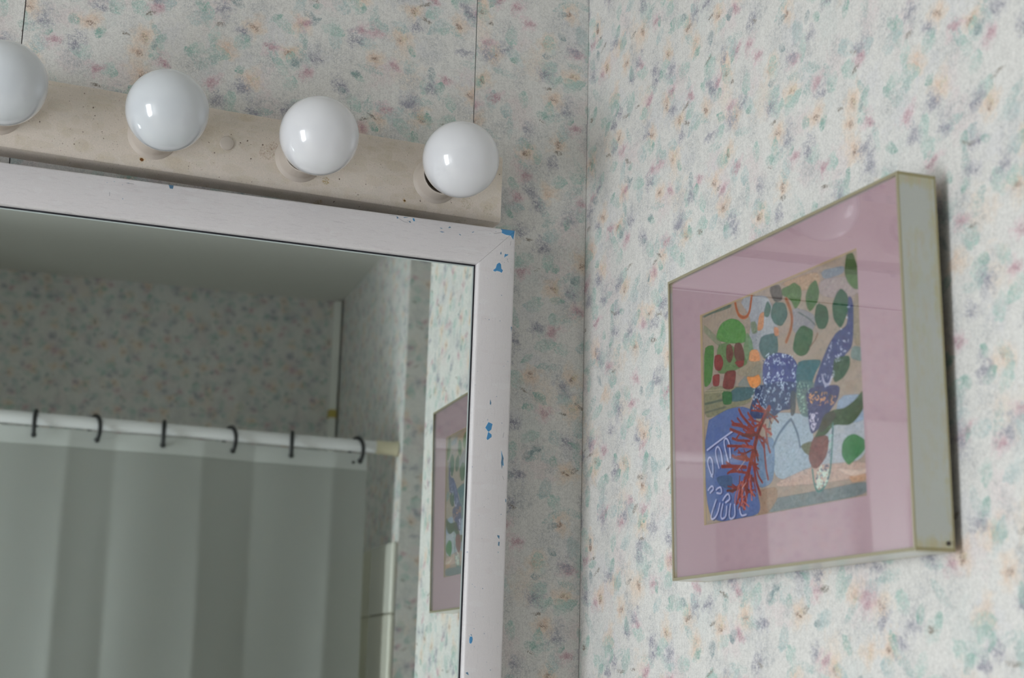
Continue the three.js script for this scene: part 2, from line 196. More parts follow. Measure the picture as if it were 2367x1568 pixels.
{
  const t = thing('framed_mirror', 'mirror in a chipped white painted wooden frame showing blue undercoat', 'mirror');
  const X = new THREE.Vector3(1, -0.0039, 0.0467).normalize(), Y0 = new THREE.Vector3(0.0039, 1, 0.0057), Z = X.clone().cross(Y0).normalize(), Y = Z.clone().cross(X);
  basis(t, X, Y, Z, new THREE.Vector3(-0.1147, EYE + 0.4959, 0.0697));
  const prof = [[0, -0.0125], [0, -0.0030], [0.0003, -0.0018], [0.0010, -0.0009], [0.0022, -0.0002], [0.0036, 0], [0.0386, 0], [0.0400, -0.0002], [0.0412, -0.0008], [0.0419, -0.0018], [0.0420, -0.0030], [0.0420, -0.0125]];
  const rail = (L, place) => {      // mitred moulding, place(s, o) gives x, y in the frame's own plane
    const pos = [], idx = [], gap = 0.00012;
    for (const [o, z] of prof) for (const s of [o + gap, L - o - gap]) { const [px, py] = place(s, o); pos.push(px, py, z); }
    for (let i = 0; i + 1 < prof.length; i++) { const a = i * 2; idx.push(a, a + 1, a + 3, a, a + 3, a + 2); }
    const n = prof.length; for (const e of [0, 1]) for (let i = 1; i + 1 < n; i++) idx.push(e, i * 2 + e, (i + 1) * 2 + e);
    idx.push(0, 1, (n - 1) * 2 + 1, 0, (n - 1) * 2 + 1, (n - 1) * 2);
    let g = new THREE.BufferGeometry(); g.setAttribute('position', new THREE.Float32BufferAttribute(pos, 3)); g.setIndex(idx);
    g = toCreasedNormals(g.toNonIndexed(), 0.6);
    const p = g.attributes.position, uv = new Float32Array(p.count * 2); for (let i = 0; i < p.count; i++) { uv[i * 2] = 1 + p.getX(i) / FW; uv[i * 2 + 1] = 1 + p.getY(i) / FH; }
    g.setAttribute('uv', new THREE.BufferAttribute(uv, 2)); return g;
  };
  part('frame_rail', rail(FW, (s, o) => [-FW + s, -o]), paintedWood, t);
  part('frame_rail', rail(FW, (s, o) => [-s, -FH + o]), paintedWood, t);
  part('frame_stile', rail(FH, (s, o) => [-o, -s]), paintedWood, t);
  part('frame_stile', rail(FH, (s, o) => [-FW + o, -FH + s]), paintedWood, t);
  const zg = -0.0082, in0 = RAIL, ED = 0.0018, BV = 0.0012;
  const flat = (x0, x1, y0, y1, z0, z1) => { const g = new THREE.BoxGeometry(x1 - x0, y1 - y0, z1 - z0); g.translate((x0 + x1) / 2, (y0 + y1) / 2, (z0 + z1) / 2); return g; };
  const ring = (a, b, z0, z1) => mergeGeometries([flat(-FW + a, -a, -b, -a, z0, z1), flat(-FW + a, -a, -FH + a, -FH + b, z0, z1), flat(-b, -a, -FH + b, -b, z0, z1), flat(-FW + a, -FW + b, -FH + b, -b, z0, z1)]);
  const decay = canvas(512, 512, (x) => { const r = rng(21); x.fillStyle = css(26, 26, 34); x.fillRect(0, 0, 512, 512); for (let i = 0; i < 2200; i++) { const k = r(); x.fillStyle = k < 0.5 ? css(16, 15, 22, 0.8) : k < 0.8 ? css(84, 88, 98, 0.6) : k < 0.93 ? css(128, 136, 140, 0.6) : css(124, 130, 104, 0.6); x.beginPath(); x.ellipse(r() * 512, r() * 512, 1 + r() * 5, 1 + r() * 5, 0, 0, 7); x.fill(); } });
  part('decayed_edge', ring(in0 - 0.002, in0 + ED, zg - 0.002, zg + 0.0003), std({ name: 'decayed_silvering', map: tex(decay), roughness: 0.5 }), t);
  part('glass_bevel', ring(in0 + ED, in0 + ED + BV, zg - 0.002, zg + 0.0002), std({ name: 'ground_glass_edge', color: rgb(190, 200, 198), roughness: 0.35 }), t);
  part('mirror_glass', flat(-FW + in0 + ED + BV, -in0 - ED - BV, -FH + in0 + ED + BV, -in0 - ED - BV, zg - 0.003, zg), std({ name: 'silvered_glass', color: new THREE.Color().setRGB(0.82, 0.88, 0.85), metalness: 1, roughness: 0.015 }), t);
  part('backing_board', flat(-FW + 0.02, -0.02, -FH + 0.02, -0.02, -0.0122, -0.0112), core, t);
  t.updateMatrixWorld(); const inner = t.matrixWorld.clone().invert();
  part('case_body', slab(-0.1147 - FW + 0.012, -0.1147 - 0.03, 0.4959 - FH + 0.012, 0.4959 - 0.03, 0.0005, 0.022).applyMatrix4(inner), whitePaint, t);
}

// ---------------------------------------------------------------- light bar
const BX = -0.1186, BY = 0.5140, BH = 0.0768, BD = 0.0332, BL = 0.6120, BT = -0.0071;
const inBar = (o) => { basis(o, new THREE.Vector3(1, BT, 0).normalize(), new THREE.Vector3(-BT, 1, 0).normalize(), new THREE.Vector3(0, 0, 1), new THREE.Vector3(BX, EYE + BY, 0)); return o; };
const BULB_X = [0, 1, 2, 3].map((i) => -0.1963 + 0.1186 - i * 0.1522), BULB_Y = 0.0353, BULB_Z = 0.1115;
{
  const t = inBar(thing('light_bar', 'cream metal vanity light strip spotted with rust, above the mirror', 'light fixture'));
  const enamel = canvas(2048, 256, (x, W, H) => {
    const r = rng(31), X = (mm) => W + mm / (BL * 1000) * W, Y = (mm) => H - mm / (BH * 1000) * H;
    x.fillStyle = css(218, 206, 194); x.fillRect(0, 0, W, H);
    for (let i = 0; i < 500; i++) { x.fillStyle = r() < 0.5 ? css(212, 202, 192, 0.2) : css(200, 184, 166, 0.2); x.beginPath(); x.ellipse(r() * W, r() * H, 6 + r() * 40, 4 + r() * 20, 0, 0, 7); x.fill(); }
    for (let i = 0; i < 2600; i++) { const s = r(); x.fillStyle = css(96 + r() * 40, 82 + r() * 30, 70 + r() * 20, 0.12 + 0.4 * s * s); const d = 0.6 + 1.6 * s * s; x.fillRect(r() * W, r() * H, d, d * (0.6 + r())); }
    const blot = (mx, my, R, c, n, a) => { for (let i = 0; i < n; i++) { const th = r() * 6.3, rr = R * Math.sqrt(r()); x.fillStyle = css(c[0] + (r() - 0.5) * 30, c[1] + (r() - 0.5) * 24, c[2] + (r() - 0.5) * 20, a); x.beginPath(); x.arc(X(mx + Math.cos(th) * rr), Y(my + Math.sin(th) * rr), 0.8 + r() * 1.8, 0, 7); x.fill(); } };
    const spot = (mx, my, R, c) => { blot(mx, my, R * 1.9, [196, 150, 80], 26, 0.18); x.fillStyle = css(...c); x.beginPath(); x.ellipse(X(mx), Y(my), R * 3.3, R * 2.8, 0.3, 0, 7); x.fill(); };
    spot(-391, 8.1, 2.0, [112, 66, 16]); spot(-111.4, 7.9, 1.3, [104, 70, 8]); blot(-199.5, 16.3, 4, [150, 122, 62], 60, 0.3); blot(-264.2, 37.2, 8, [150, 120, 96], 170, 0.2); blot(-258, 45, 5, [140, 108, 84], 60, 0.2); blot(-39.9, 15.9, 7, [160, 146, 112], 90, 0.22); blot(-15, 12, 6, [160, 146, 116], 60, 0.22);
    for (let i = 0; i < 60; i++) { x.fillStyle = css(70, 52, 40, 0.75); const d = 0.8 + r() * 2.4; x.beginPath(); x.ellipse(r() * W, r() * H, d, d * 0.7, r() * 3, 0, 7); x.fill(); }
  });
  grain(enamel, 0.08, 9);
  const cream = std({ name: 'cream_enamel', map: tex(enamel), roughness: 0.55 });
  const s = new THREE.Shape(), R = 0.0055;      // section: x is depth from the wall, y is height
  s.moveTo(0, 0); s.lineTo(BD - R, 0); s.absarc(BD - R, R, R, -Math.PI / 2, 0, false); s.lineTo(BD, BH - R); s.absarc(BD - R, BH - R, R, 0, Math.PI / 2, false); s.lineTo(0, BH); s.closePath();
  let g = new THREE.ExtrudeGeometry(s, { depth: BL, bevelEnabled: false, curveSegments: 8 });
  g.applyMatrix4(new THREE.Matrix4().makeBasis(new THREE.Vector3(0, 0, 1), new THREE.Vector3(0, 1, 0), new THREE.Vector3(-1, 0, 0)));
  g = toCreasedNormals(g, 0.7); const p = g.attributes.position, uv = g.attributes.uv; for (let i = 0; i < p.count; i++) uv.setXY(i, 1 + p.getX(i) / BL, p.getY(i) < 1e-6 ? 0.2 + 0.3 * p.getZ(i) / BH : p.getY(i) / BH);
  part('housing', g, cream, t);
  const creamPlain = std({ name: 'cream_socket', color: rgb(205, 194, 184), roughness: 0.5 });
  const collar = new THREE.LatheGeometry([[0.0255, 0], [0.0252, 0.0012], [0.0232, 0.003], [0.0222, 0.006], [0.0216, 0.0215], [0.0208, 0.0225], [0.0198, 0.0215], [0.0196, 0.004], [0.0001, 0.004]].map(([a, b]) => new THREE.Vector2(a, b)), 48).rotateX(Math.PI / 2);
  for (const bx of BULB_X) part('socket', collar, creamPlain, t).position.set(bx, BULB_Y, BD);
  const cap = new THREE.LatheGeometry([[0.0074, 0], [0.0074, 0.0012], [0.0066, 0.0021], [0.003, 0.0026], [0.0001, 0.0027]].map(([a, b]) => new THREE.Vector2(a, b)), 32).rotateX(Math.PI / 2);
  part('mounting_cap', cap, creamPlain, t).position.set(-0.3068, 0.0395, BD);
}
{ // four unlit globe bulbs
  const bulbLabels = ['white globe bulb at the right end of the light bar, above the mirror corner', 'white globe bulb second from the right end of the light bar', 'frosted grey-white globe bulb left of the round cap on the light bar', 'frosted grey-white globe bulb cut off by the left edge'];
  const R = 0.04, prof = [];
  for (let i = 0; i <= 44; i++) { const a = i / 44 * 2.62; prof.push(new THREE.Vector2(Math.max(1e-5, R * Math.sin(a)), R * Math.cos(a))); }
  prof.push(new THREE.Vector2(0.0172, -0.0385), new THREE.Vector2(0.0155, -0.0425), new THREE.Vector2(0.0146, -0.048), new THREE.Vector2(0.0142, -0.055));
  const globe = new THREE.LatheGeometry(prof, 72).rotateX(Math.PI / 2);
  const base = new THREE.LatheGeometry([[0.0142, -0.054], [0.0138, -0.056], [0.0132, -0.058], [0.0138, -0.060], [0.0132, -0.062], [0.0138, -0.064], [0.0130, -0.067], [0.006, -0.070], [0.0001, -0.0715]].map(([a, b]) => new THREE.Vector2(a, b)), 32).rotateX(Math.PI / 2);
  const brass = std({ name: 'screw_metal', color: rgb(150, 142, 112), metalness: 0.8, roughness: 0.45 });
  const opal = phys({ name: 'opal_glass', color: rgb(226, 226, 230), roughness: 0.2, clearcoat: 1, clearcoatRoughness: 0.02 });
  const frost = phys({ name: 'frosted_glass', color: rgb(212, 216, 221), roughness: 0.22, clearcoat: 1, clearcoatRoughness: 0.02 });
  BULB_X.forEach((bx, i) => {
    const t = thing('globe_bulb', bulbLabels[i], 'light bulb', 'bulbs of the vanity light strip');
    const v = new THREE.Vector3(bx, BULB_Y, BULB_Z), host = inBar(new THREE.Object3D()); v.applyMatrix4(host.matrix); t.position.copy(v);
    part('glass_globe', globe, i < 2 ? opal : frost, t); part('screw_base', base, brass, t);
  });
}

// ---------------------------------------------------------------- picture in a clear box frame on the right wall
const ART = [['f','b99a7e',0.9,0,[541,4,776,14,789,91,672,77,587,35]],['f','a99aa0',0.6,0,[774,58,1010,103,1005,192,861,165,776,124]],['f','7e8ea0',0.8,0,[787,25,920,39,919,75,801,67]],['f','a3a8b4',0.9,0,[266,-9,462,22,521,193,505,294,308,258,352,112]],['f','8f8fa0',0.7,0,[601,123,751,198,736,272,612,259]],['f','9a8c78',0.8,0,[965,180,1011,178,1013,403,953,388]],['f','6f8a8a',0.8,0,[948,387,1013,411,1009,471,930,437]],['f','6a8a92',0.4,0,[212,401,407,308,413,449]],['f','a0937c',0.7,0,[236,284,406,312,403,388,240,350]],['f','8c8a6a',0.9,0,[2,344,351,422,329,492,190,485,4,512]],['s','b0a68a',0.6,34,[12,374,159,397]],['s','5f7062',0.7,26,[10,430,136,438]],['s','6f7566',0.6,24,[8,471,156,474]],['f','45707c',0.95,0,[200,397,376,428,329,475,190,463]],['f','a2b4c4',1,0,[459,563,712,614,705,870,458,873]],['f','b0bccb',0.8,0,[713,709,1005,662,1003,867,706,846]],['f','8fa6c4',0.9,0,[863,577,1014,594,1007,709,830,691]],['f','c4a69a',0.95,0,[701,837,1004,863,1005,936,481,898,476,876]],['f','c89a78',0.8,0,[898,908,1001,916,994,942,912,941]],['f','d8c4b8',0.6,0,[821,864,951,897,1002,894,1001,913,924,920]],['f','76848a',0.95,0,[418,939,789,947,1004,944,1001,1000,415,1010]],['f','a8866f',0.95,0,[345,891,482,889,485,948,415,1006,353,1007]],['f','4f6db0',0.95,0,[3,521,155,487,263,492,372,545,345,874,390,1007,-2,1003]],['f','6a8cb4',0.9,0,[354,659,479,665,464,870,383,888,346,852]],['f','46682a',1,0,[933,0,969,0,983,44,1003,97,1004,168,966,153,933,107,919,71]],['f','6b8f58',0.7,0,[924,80,1005,106,1004,168,966,153,937,116]],['f','55803f',1,0,[593,32,629,24,668,55,669,92,659,127,629,149,602,90,551,58,546,31]],['f','4f7a44',1,0,[758,51,777,108,764,153,712,184,695,133,694,104,718,66]],['f','2f6242',1,0,[758,156,817,185,825,243,802,277,758,265,739,211]],['f','2f6848',1,0,[900,131,934,171,939,220,908,278,886,300,851,251,843,192,873,145]],['f','2c6a3a',1,0,[665,224,731,262,726,306,693,358,648,357,601,318,624,254]],['f','4a7268',1,0,[454,53,483,93,463,135,424,115]],['f','47706a',1,0,[496,76,567,96,585,160,544,199,492,172,473,120]],['f','5a5552',0.8,0,[469,-1,541,4,556,84,496,76]],['f','466f72',1,0,[411,206,508,215,520,277,503,323,419,315,389,252]],['f','5a9a48',1,0,[204,66,262,92,303,134,313,207,252,202,167,173,97,142,108,104,143,73]],['f','6f9a68',0.7,0,[312,158,348,207,358,270,306,301,283,243]],['f','4f8a3c',1,0,[12,165,44,155,82,165,80,219,59,340,-1,357]],['f','5f8a4a',0.8,0,[106,171,180,172,331,307,254,319,94,312]],['f','7f8e70',0.8,0,[339,122,376,128,387,183,349,181]],['f','7d8f6e',0.5,0,[9,41,140,162,132,191,8,82]],['f','5e7568',0.8,0,[10,0,213,-2,213,16,77,9,10,13]],['s','c0693a',1,34,[239,6,254,63,295,94,334,86,355,5]],['s','b0673a',1,40,[576,82,608,150,605,216,568,273]],['s','5c6b68',0.8,10,[645,160,706,202,748,247]],['s','8a5a4a',0.8,14,[705,333,740,313,757,285]],['f','d08a58',0.95,0,[402,105,434,94,424,180,381,177]],['f','c9835c',1,0,[491,187,521,197,525,236,495,229]],['f','de9a68',1,0,[334,251,384,259,406,321,319,300]],['f','ee9a4c',1,0,[304,365,354,381,391,373,402,418,352,435,321,408]],['f','9c2c30',1,0,[87,214,128,217,150,263,129,298,88,284,79,246]],['f','7d4038',1,0,[173,188,200,186,224,237,196,283,164,244]],['f','7a443c',1,0,[229,194,272,196,295,255,293,302,248,291,221,245]],['f','9c2c30',1,0,[223,276,294,285,286,313,248,311]],['f','9c2c30',1,0,[70,304,122,310,113,366,65,359]],['f','88302e',1,0,[159,305,241,320,218,406,132,387]],['f','2e7a3c',1,0,[131,396,206,412,197,473,136,461]],['f','2f3f96',1,0,[510,308,580,330,624,370,644,432,630,497,413,449,412,331,456,303]],['f','1f6f7c',1,0,[641,374,784,401,733,453,702,510,618,495,623,406]],['f','3f4a88',1,0,[864,306,927,303,934,171,964,196,953,388,906,415,841,458,799,535,713,516,767,421,820,346]],['f','25407c',1,0,[364,425,526,436,632,468,618,507,586,576,520,563,470,591,326,562,321,517,349,475]],['f','46505c',0.8,0,[583,495,619,503,608,597,578,608]],['f','5f7f80',0.9,0,[621,457,735,484,697,558,699,632,643,617,617,541]],['f','434280',1,0,[676,512,734,508,876,532,857,592,806,629,793,659,742,690,696,706,683,617]],['f','2c5e3e',1,0,[848,413,931,421,929,471,896,506,843,518,831,484,841,442]],['d','c8d4e6',60,11,[414,284,637,340,630,497,407,448]],['d','b8c8d8',55,10,[332,409,591,459,568,572,332,559]],['d','c4c8dc',70,10,[933,202,963,211,922,400,805,533,730,516,819,354,886,304]],['d','e8a868',22,14,[688,518,853,555,839,612,696,578]],['d','d8d0e0',18,12,[683,613,762,620,707,708]],['d','a8c8b4',26,10,[626,463,701,480,688,622,632,602]],['s','c8c4dc',0.8,24,[776,471,779,507,811,522,828,491]],['s','7088a0',0.9,30,[578,616,510,654,465,718]],['s','6a7f96',0.9,26,[584,618,616,674,631,747]],['s','5f8094',0.8,22,[459,563,436,657]],['f','3c5a2c',1,0,[994,580,1013,602,995,649,962,685,914,707,825,686,784,722,705,740,748,683,772,647,822,625,892,635,946,615]],['f','4e4038',0.7,0,[772,639,828,626,848,654,803,685,763,710,741,698]],['f','77775a',1,0,[631,739,706,728,708,805,658,777]],['f','8a4a48',1,0,[706,724,740,718,801,729,789,803,739,851,700,849,674,796]],['f','3f8a50',1,0,[874,770,902,748,938,745,998,785,991,822,948,846,900,871,866,824]],['s','4f8f8a',0.9,22,[825,682,814,784,791,915,728,962,705,918,697,852]],['d','c8dcd0',26,14,[734,842,795,836,791,915,734,955,708,911]],['d','9cc8c0',10,12,[803,681,830,687,807,814,790,819]],['s','3a4488',0.7,20,[27,657,112,626,208,604]],['s','c4c4e4',0.95,17,[17,652,102,622,199,599]],['s','3a4488',0.7,20,[58,789,24,729,33,690,61,699,65,772,51,783]],['s','c4c4e4',0.95,17,[48,785,15,725,23,685,51,695,56,768,41,779]],['s','3a4488',0.7,20,[108,752,79,684,97,646,124,674,135,756]],['s','c4c4e4',0.95,17,[98,748,69,679,88,642,115,669,125,752]],['s','3a4488',0.7,20,[176,745,139,640,160,617,186,649,190,721]],['s','c4c4e4',0.95,17,[167,741,130,636,151,613,177,645,181,717]],['s','3a4488',0.7,20,[28,843,49,824,70,845,41,859]],['s','c4c4e4',0.95,17,[18,839,40,820,60,841,32,855]],['s','3a4488',0.7,20,[83,851,118,834,124,879,90,866]],['s','c4c4e4',0.95,17,[74,847,109,830,114,875,80,861]],['s','3a4488',0.7,20,[130,907,165,872,184,910,150,918]],['s','c4c4e4',0.95,17,[120,903,155,868,174,906,140,914]],['s','3a4488',0.7,20,[82,900,38,966,51,990,86,972,109,917]],['s','c4c4e4',0.95,17,[72,896,28,962,41,986,77,968,99,913]],['s','3a4488',0.7,20,[129,924,99,991,147,993,156,937]],['s','c4c4e4',0.95,17,[120,920,90,988,138,989,146,933]],['s','3a4488',0.7,20,[183,931,160,999,214,997,209,939]],['s','c4c4e4',0.95,17,[173,928,151,995,204,993,200,935]],['s','3a4488',0.7,20,[242,948,246,996,286,993]],['s','c4c4e4',0.95,17,[233,944,237,993,277,989]],['f','3f5f88',0.8,0,[76,789,192,794,189,868,95,832]],['s','a03028',1,60,[447,543,382,608,339,709,297,806]],['s','a03028',1,40,[297,797,242,876,220,925]],['s','a03028',1,36,[297,806,294,888,265,961]],['s','a03028',1,34,[352,702,335,812,376,912]],['s','a03028',1,26,[419,611,428,694,445,736]],['s','a03028',1,26,[405,668,412,798,428,852]],['s','a03028',1,22,[350,767,360,824,390,863]],['s','a03028',1,34,[361,643,279,588,200,564]],['s','a03028',1,30,[343,614,268,546,249,507]],['s','a03028',1,26,[344,588,307,536]],['s','a03028',1,28,[329,654,252,614,186,584]],['s','a03028',1,26,[327,689,236,673,163,660]],['s','a03028',1,24,[315,661,244,648,198,630]],['s','a03028',1,30,[299,745,215,722,195,710]],['s','a03028',1,34,[285,778,193,758,119,746]],['s','a03028',1,24,[193,758,153,734]],['s','a03028',1,22,[252,614,224,635]],['s','a03028',1,20,[227,574,194,549]],['s','a03028',1,20,[266,577,235,544]],['s','a03028',1,22,[243,674,209,686]],['s','a03028',1,24,[226,768,158,784]],['s','a03028',1,22,[303,824,325,905]],['s','a03028',1,22,[256,839,189,873]],['s','a03028',1,20,[335,829,345,895]],['s','a03028',1,22,[280,907,252,942]],['s','b85048',1,20,[434,558,400,529,364,510]],['s','a03028',1,14,[399,534,371,488]],['s','803028',1,16,[434,558,404,544,372,538]],['s','a03028',1,14,[403,548,380,516]],['s','a83a30',1,16,[434,558,384,539,332,527]],['s','a03028',1,14,[384,543,340,505]],['s','803028',1,20,[434,558,469,581,503,613]],['s','a03028',1,14,[469,585,498,588]],['s','803028',1,16,[434,558,448,591,461,612]],['s','a03028',1,14,[448,585,456,588]],['s','a83a30',1,16,[395,597,352,576,308,563]],['s','a03028',1,14,[352,580,316,540]],['s','803028',1,16,[395,597,359,609,323,608]],['s','a03028',1,14,[359,603,331,586]],['s','a83a30',1,20,[395,597,346,606,297,617]],['s','a03028',1,14,[346,607,304,594]],['s','a83a30',1,20,[395,597,411,616,427,641]],['s','a03028',1,14,[411,619,421,616]],['s','b85048',1,24,[395,597,426,636,456,658]],['s','a03028',1,14,[426,628,451,634]],['s','803028',1,16,[368,644,317,644,265,627]],['s','a03028',1,14,[317,636,273,604]],['s','a83a30',1,24,[368,644,330,636,293,624]],['s','a03028',1,14,[330,634,300,601]],['s','803028',1,24,[368,644,327,637,286,627]],['s','a03028',1,14,[327,636,293,604]],['s','96302a',1,24,[368,644,401,668,434,700]],['s','a03028',1,14,[401,672,429,675]],['s','a83a30',1,16,[368,644,389,677,409,714]],['s','a03028',1,14,[388,679,404,690]],['s','96302a',1,20,[346,701,309,691,273,675]],['s','a03028',1,14,[310,688,280,652]],['s','803028',1,16,[346,701,286,710,225,725]],['s','a03028',1,14,[286,713,233,702]],['s','b85048',1,24,[346,701,305,689,264,672]],['s','a03028',1,14,[306,687,272,649]],['s','b85048',1,20,[346,701,357,714,368,739]],['s','a03028',1,14,[357,720,362,714]],['s','803028',1,24,[346,701,356,723,365,760]],['s','a03028',1,14,[356,731,360,736]],['s','803028',1,20,[325,754,296,737,267,718]],['s','a03028',1,14,[296,736,274,695]],['s','a83a30',1,16,[325,754,278,728,231,716]],['s','a03028',1,14,[278,735,238,693]],['s','a83a30',1,24,[325,754,295,737,265,735]],['s','a03028',1,14,[295,744,272,712]],['s','96302a',1,16,[325,754,347,782,370,800]],['s','a03028',1,14,[348,777,365,775]],['s','a83a30',1,20,[325,754,333,777,341,810]],['s','a03028',1,14,[333,782,335,785]],['s','a83a30',1,20,[297,806,248,792,198,780]],['s','a03028',1,14,[248,793,206,757]],['s','a83a30',1,20,[297,806,238,788,178,780]],['s','a03028',1,14,[238,793,186,757]],['s','a83a30',1,16,[297,806,267,797,237,791]],['s','a03028',1,14,[267,799,244,769]],['s','803028',1,24,[297,806,315,820,332,846]],['s','a03028',1,14,[314,826,326,821]],['s','96302a',1,20,[297,806,308,837,320,871]],['s','a03028',1,14,[308,839,314,847]],['s','a83a30',1,20,[269,858,226,858,182,865]],['s','a03028',1,14,[226,861,190,842]],['s','803028',1,20,[269,858,223,866,177,872]],['s','a03028',1,14,[223,865,185,849]],['s','803028',1,20,[269,858,210,868,152,865]],['s','a03028',1,14,[211,862,159,842]],['s','803028',1,24,[269,858,305,888,340,912]],['s','a03028',1,14,[305,885,335,887]],['s','a83a30',1,20,[269,858,276,884,283,904]],['s','a03028',1,14,[276,881,278,880]],['s','903028',1,18,[243,809,232,860,255,907]],['s','a03028',1,14,[316,824,328,877,262,911]],['s','c86a60',1,14,[312,816,300,866,336,914]],['s','c86a60',1,18,[254,846,266,900,238,939]],['s','a03028',1,18,[243,846,232,897,211,937]],['s','a03028',1,14,[304,810,276,857,280,901]],['s','c86a60',1,18,[242,864,208,912,275,964]],['s','c86a60',1,14,[269,854,227,900,297,953]],['s','c86a60',1,18,[305,832,313,885,319,929]],['s','a03028',1,18,[242,859,255,913,230,953]],['s','c86a60',1,14,[247,837,210,884,204,927]],['s','903028',1,14,[279,827,278,878,224,914]],['s','c86a60',1,18,[263,838,250,889,255,933]],['s','a03028',1,14,[272,822,289,877,274,918]],['s','d8b8a8',0.8,9,[280,746,226,781]],['s','e0c0b0',0.8,9,[282,847,255,869]],['s','d8a8a0',0.8,9,[274,885,286,930]],['s','6a3a30',0.6,26,[441,555,388,609,353,676]],['s','c8a878',0.7,22,[8,915,13,978]]];
{
  const t = thing('framed_picture', 'floral print with a wide pink mat in a clear box frame on the wallpaper', 'picture');
  const X = new THREE.Vector3(0, 0.0003, 1), Y = new THREE.Vector3(-0.0211, 1, -0.0003).normalize(); X.addScaledVector(Y, -X.dot(Y)).normalize(); const Z = X.clone().cross(Y);
  basis(t, X, Y, Z, new THREE.Vector3(-0.0420, EYE + 0.1124, 0.2902));
  const W = 0.3628, H = 0.2817, D = 0.0343, S = 0.0026, ox0 = 0.0551, ox1 = 0.3011, oy0 = 0.0467, oy1 = 0.2371;
  const blk = (x0, x1, y0, y1, z0, z1) => { const g = new THREE.BoxGeometry(x1 - x0, y1 - y0, z1 - z0); g.translate((x0 + x1) / 2, (y0 + y1) / 2, (z0 + z1) / 2); return g; };
  const sideTone = canvas(256, 1024, (x, w, h) => {   // yellowed plastic over grey board, darker amber along the edges and in patches
    const r = rng(41); x.fillStyle = css(194, 197, 190); x.fillRect(0, 0, w, h);
    const amber = (px, py, rx, ry, n, a) => { for (let i = 0; i < n; i++) { x.fillStyle = css(186 + r() * 14, 176 + r() * 12, 128 + r() * 20, a); x.beginPath(); x.ellipse(px + (r() - 0.5) * rx * 2, py + (r() - 0.5) * ry * 2, 3 + r() * 18, 3 + r() * 24, 0, 0, 7); x.fill(); } };
    amber(150, 330, 70, 170, 150, 0.09); amber(120, 700, 90, 200, 120, 0.07); amber(30, 200, 26, 200, 90, 0.12); amber(20, 560, 18, 460, 120, 0.12); amber(128, 14, 128, 12, 60, 0.2); amber(128, 1012, 128, 10, 50, 0.2);
    x.fillStyle = css(150, 138, 92, 0.75); x.fillRect(0, 0, 14, h); x.fillRect(w - 8, 0, 8, h); x.fillRect(0, 0, w, 10); x.fillRect(0, h - 10, w, 10);
  });
  grain(sideTone, 0.04, 4);
  const side = phys({ name: 'yellowed_box_side', map: tex(sideTone), roughness: 0.35, clearcoat: 0.5, clearcoatRoughness: 0.12 });
  const edge = phys({ name: 'acrylic_edge', color: rgb(150, 143, 118), roughness: 0.3 });
  const wall = (x0, x1, y0, y1) => { const g = blk(x0, x1, y0, y1, -D, 0), p = g.attributes.position, uv = g.attributes.uv, up = x1 - x0 < y1 - y0; for (let i = 0; i < p.count; i++) uv.setXY(i, 1 + p.getZ(i) / D, up ? (p.getY(i) - y0) / (y1 - y0) : (p.getX(i) - x0) / (x1 - x0)); return g; };
  const mats = (n) => Array.from({ length: 6 }, (_, i) => (i === 4 ? edge : side));
  part('box_side', wall(W - S, W, 0, H), mats(), t); part('box_side', wall(0, S, 0, H), mats(), t); part('box_side', wall(S, W - S, H - S, H), mats(), t); part('box_side', wall(S, W - S, 0, S), mats(), t);
  part('back_board', blk(S, W - S, S, H - S, -D, -D + 0.003), core, t);
  const nail = part('corner_nail', new THREE.CylinderGeometry(0.0016, 0.0016, 0.0012, 16).rotateZ(Math.PI / 2), std({ name: 'nail', color: rgb(70, 62, 56), roughness: 0.6 }), t); nail.position.set(W + 0.0004, 0.006, -D + 0.006);
  // mat board with a bevelled opening
  const sh = new THREE.Shape(); sh.moveTo(S, S); sh.lineTo(W - S, S); sh.lineTo(W - S, H - S); sh.lineTo(S, H - S); sh.closePath();
  const hole = new THREE.Path(); const bv = 0.0008; hole.moveTo(ox0 - bv, oy0 - bv); hole.lineTo(ox0 - bv, oy1 + bv); hole.lineTo(ox1 + bv, oy1 + bv); hole.lineTo(ox1 + bv, oy0 - bv); hole.closePath(); sh.holes.push(hole);
  const matCanvas = canvas(512, 512, (x) => { const r = rng(61); x.fillStyle = css(176, 148, 157); x.fillRect(0, 0, 512, 512); for (let i = 0; i < 2500; i++) { x.fillStyle = css(166 + r() * 14, 136 + r() * 16, 147 + r() * 16, 0.25); x.fillRect(r() * 512, r() * 512, 2 + r() * 4, 2 + r() * 4); } });
  const matTex = tex(matCanvas, true, true); matTex.repeat.set(8, 8);
  const mg = new THREE.ExtrudeGeometry(sh, { depth: 0.0016, bevelEnabled: false }); mg.translate(0, 0, -0.0052);
  part('mat_board', mg, std({ name: 'pink_mat', map: matTex, roughness: 0.9 }), t);
  { // cream bevel round the opening
    const z0 = -0.0036, z1 = -0.0054, o = [[ox0 - bv, oy0 - bv], [ox1 + bv, oy0 - bv], [ox1 + bv, oy1 + bv], [ox0 - bv, oy1 + bv]], n = [[ox0, oy0], [ox1, oy0], [ox1, oy1], [ox0, oy1]], pos = [];
    for (let i = 0; i < 4; i++) { const j = (i + 1) % 4, a = [...o[i], z0], b = [...o[j], z0], c = [...n[j], z1], d = [...n[i], z1]; pos.push(...a, ...b, ...c, ...a, ...c, ...d); }
    const g = new THREE.BufferGeometry(); g.setAttribute('position', new THREE.Float32BufferAttribute(pos, 3)); g.computeVertexNormals();
    part('mat_bevel', g, std({ name: 'mat_core', color: rgb(196, 172, 138), roughness: 0.9, side: THREE.DoubleSide }), t);
  }
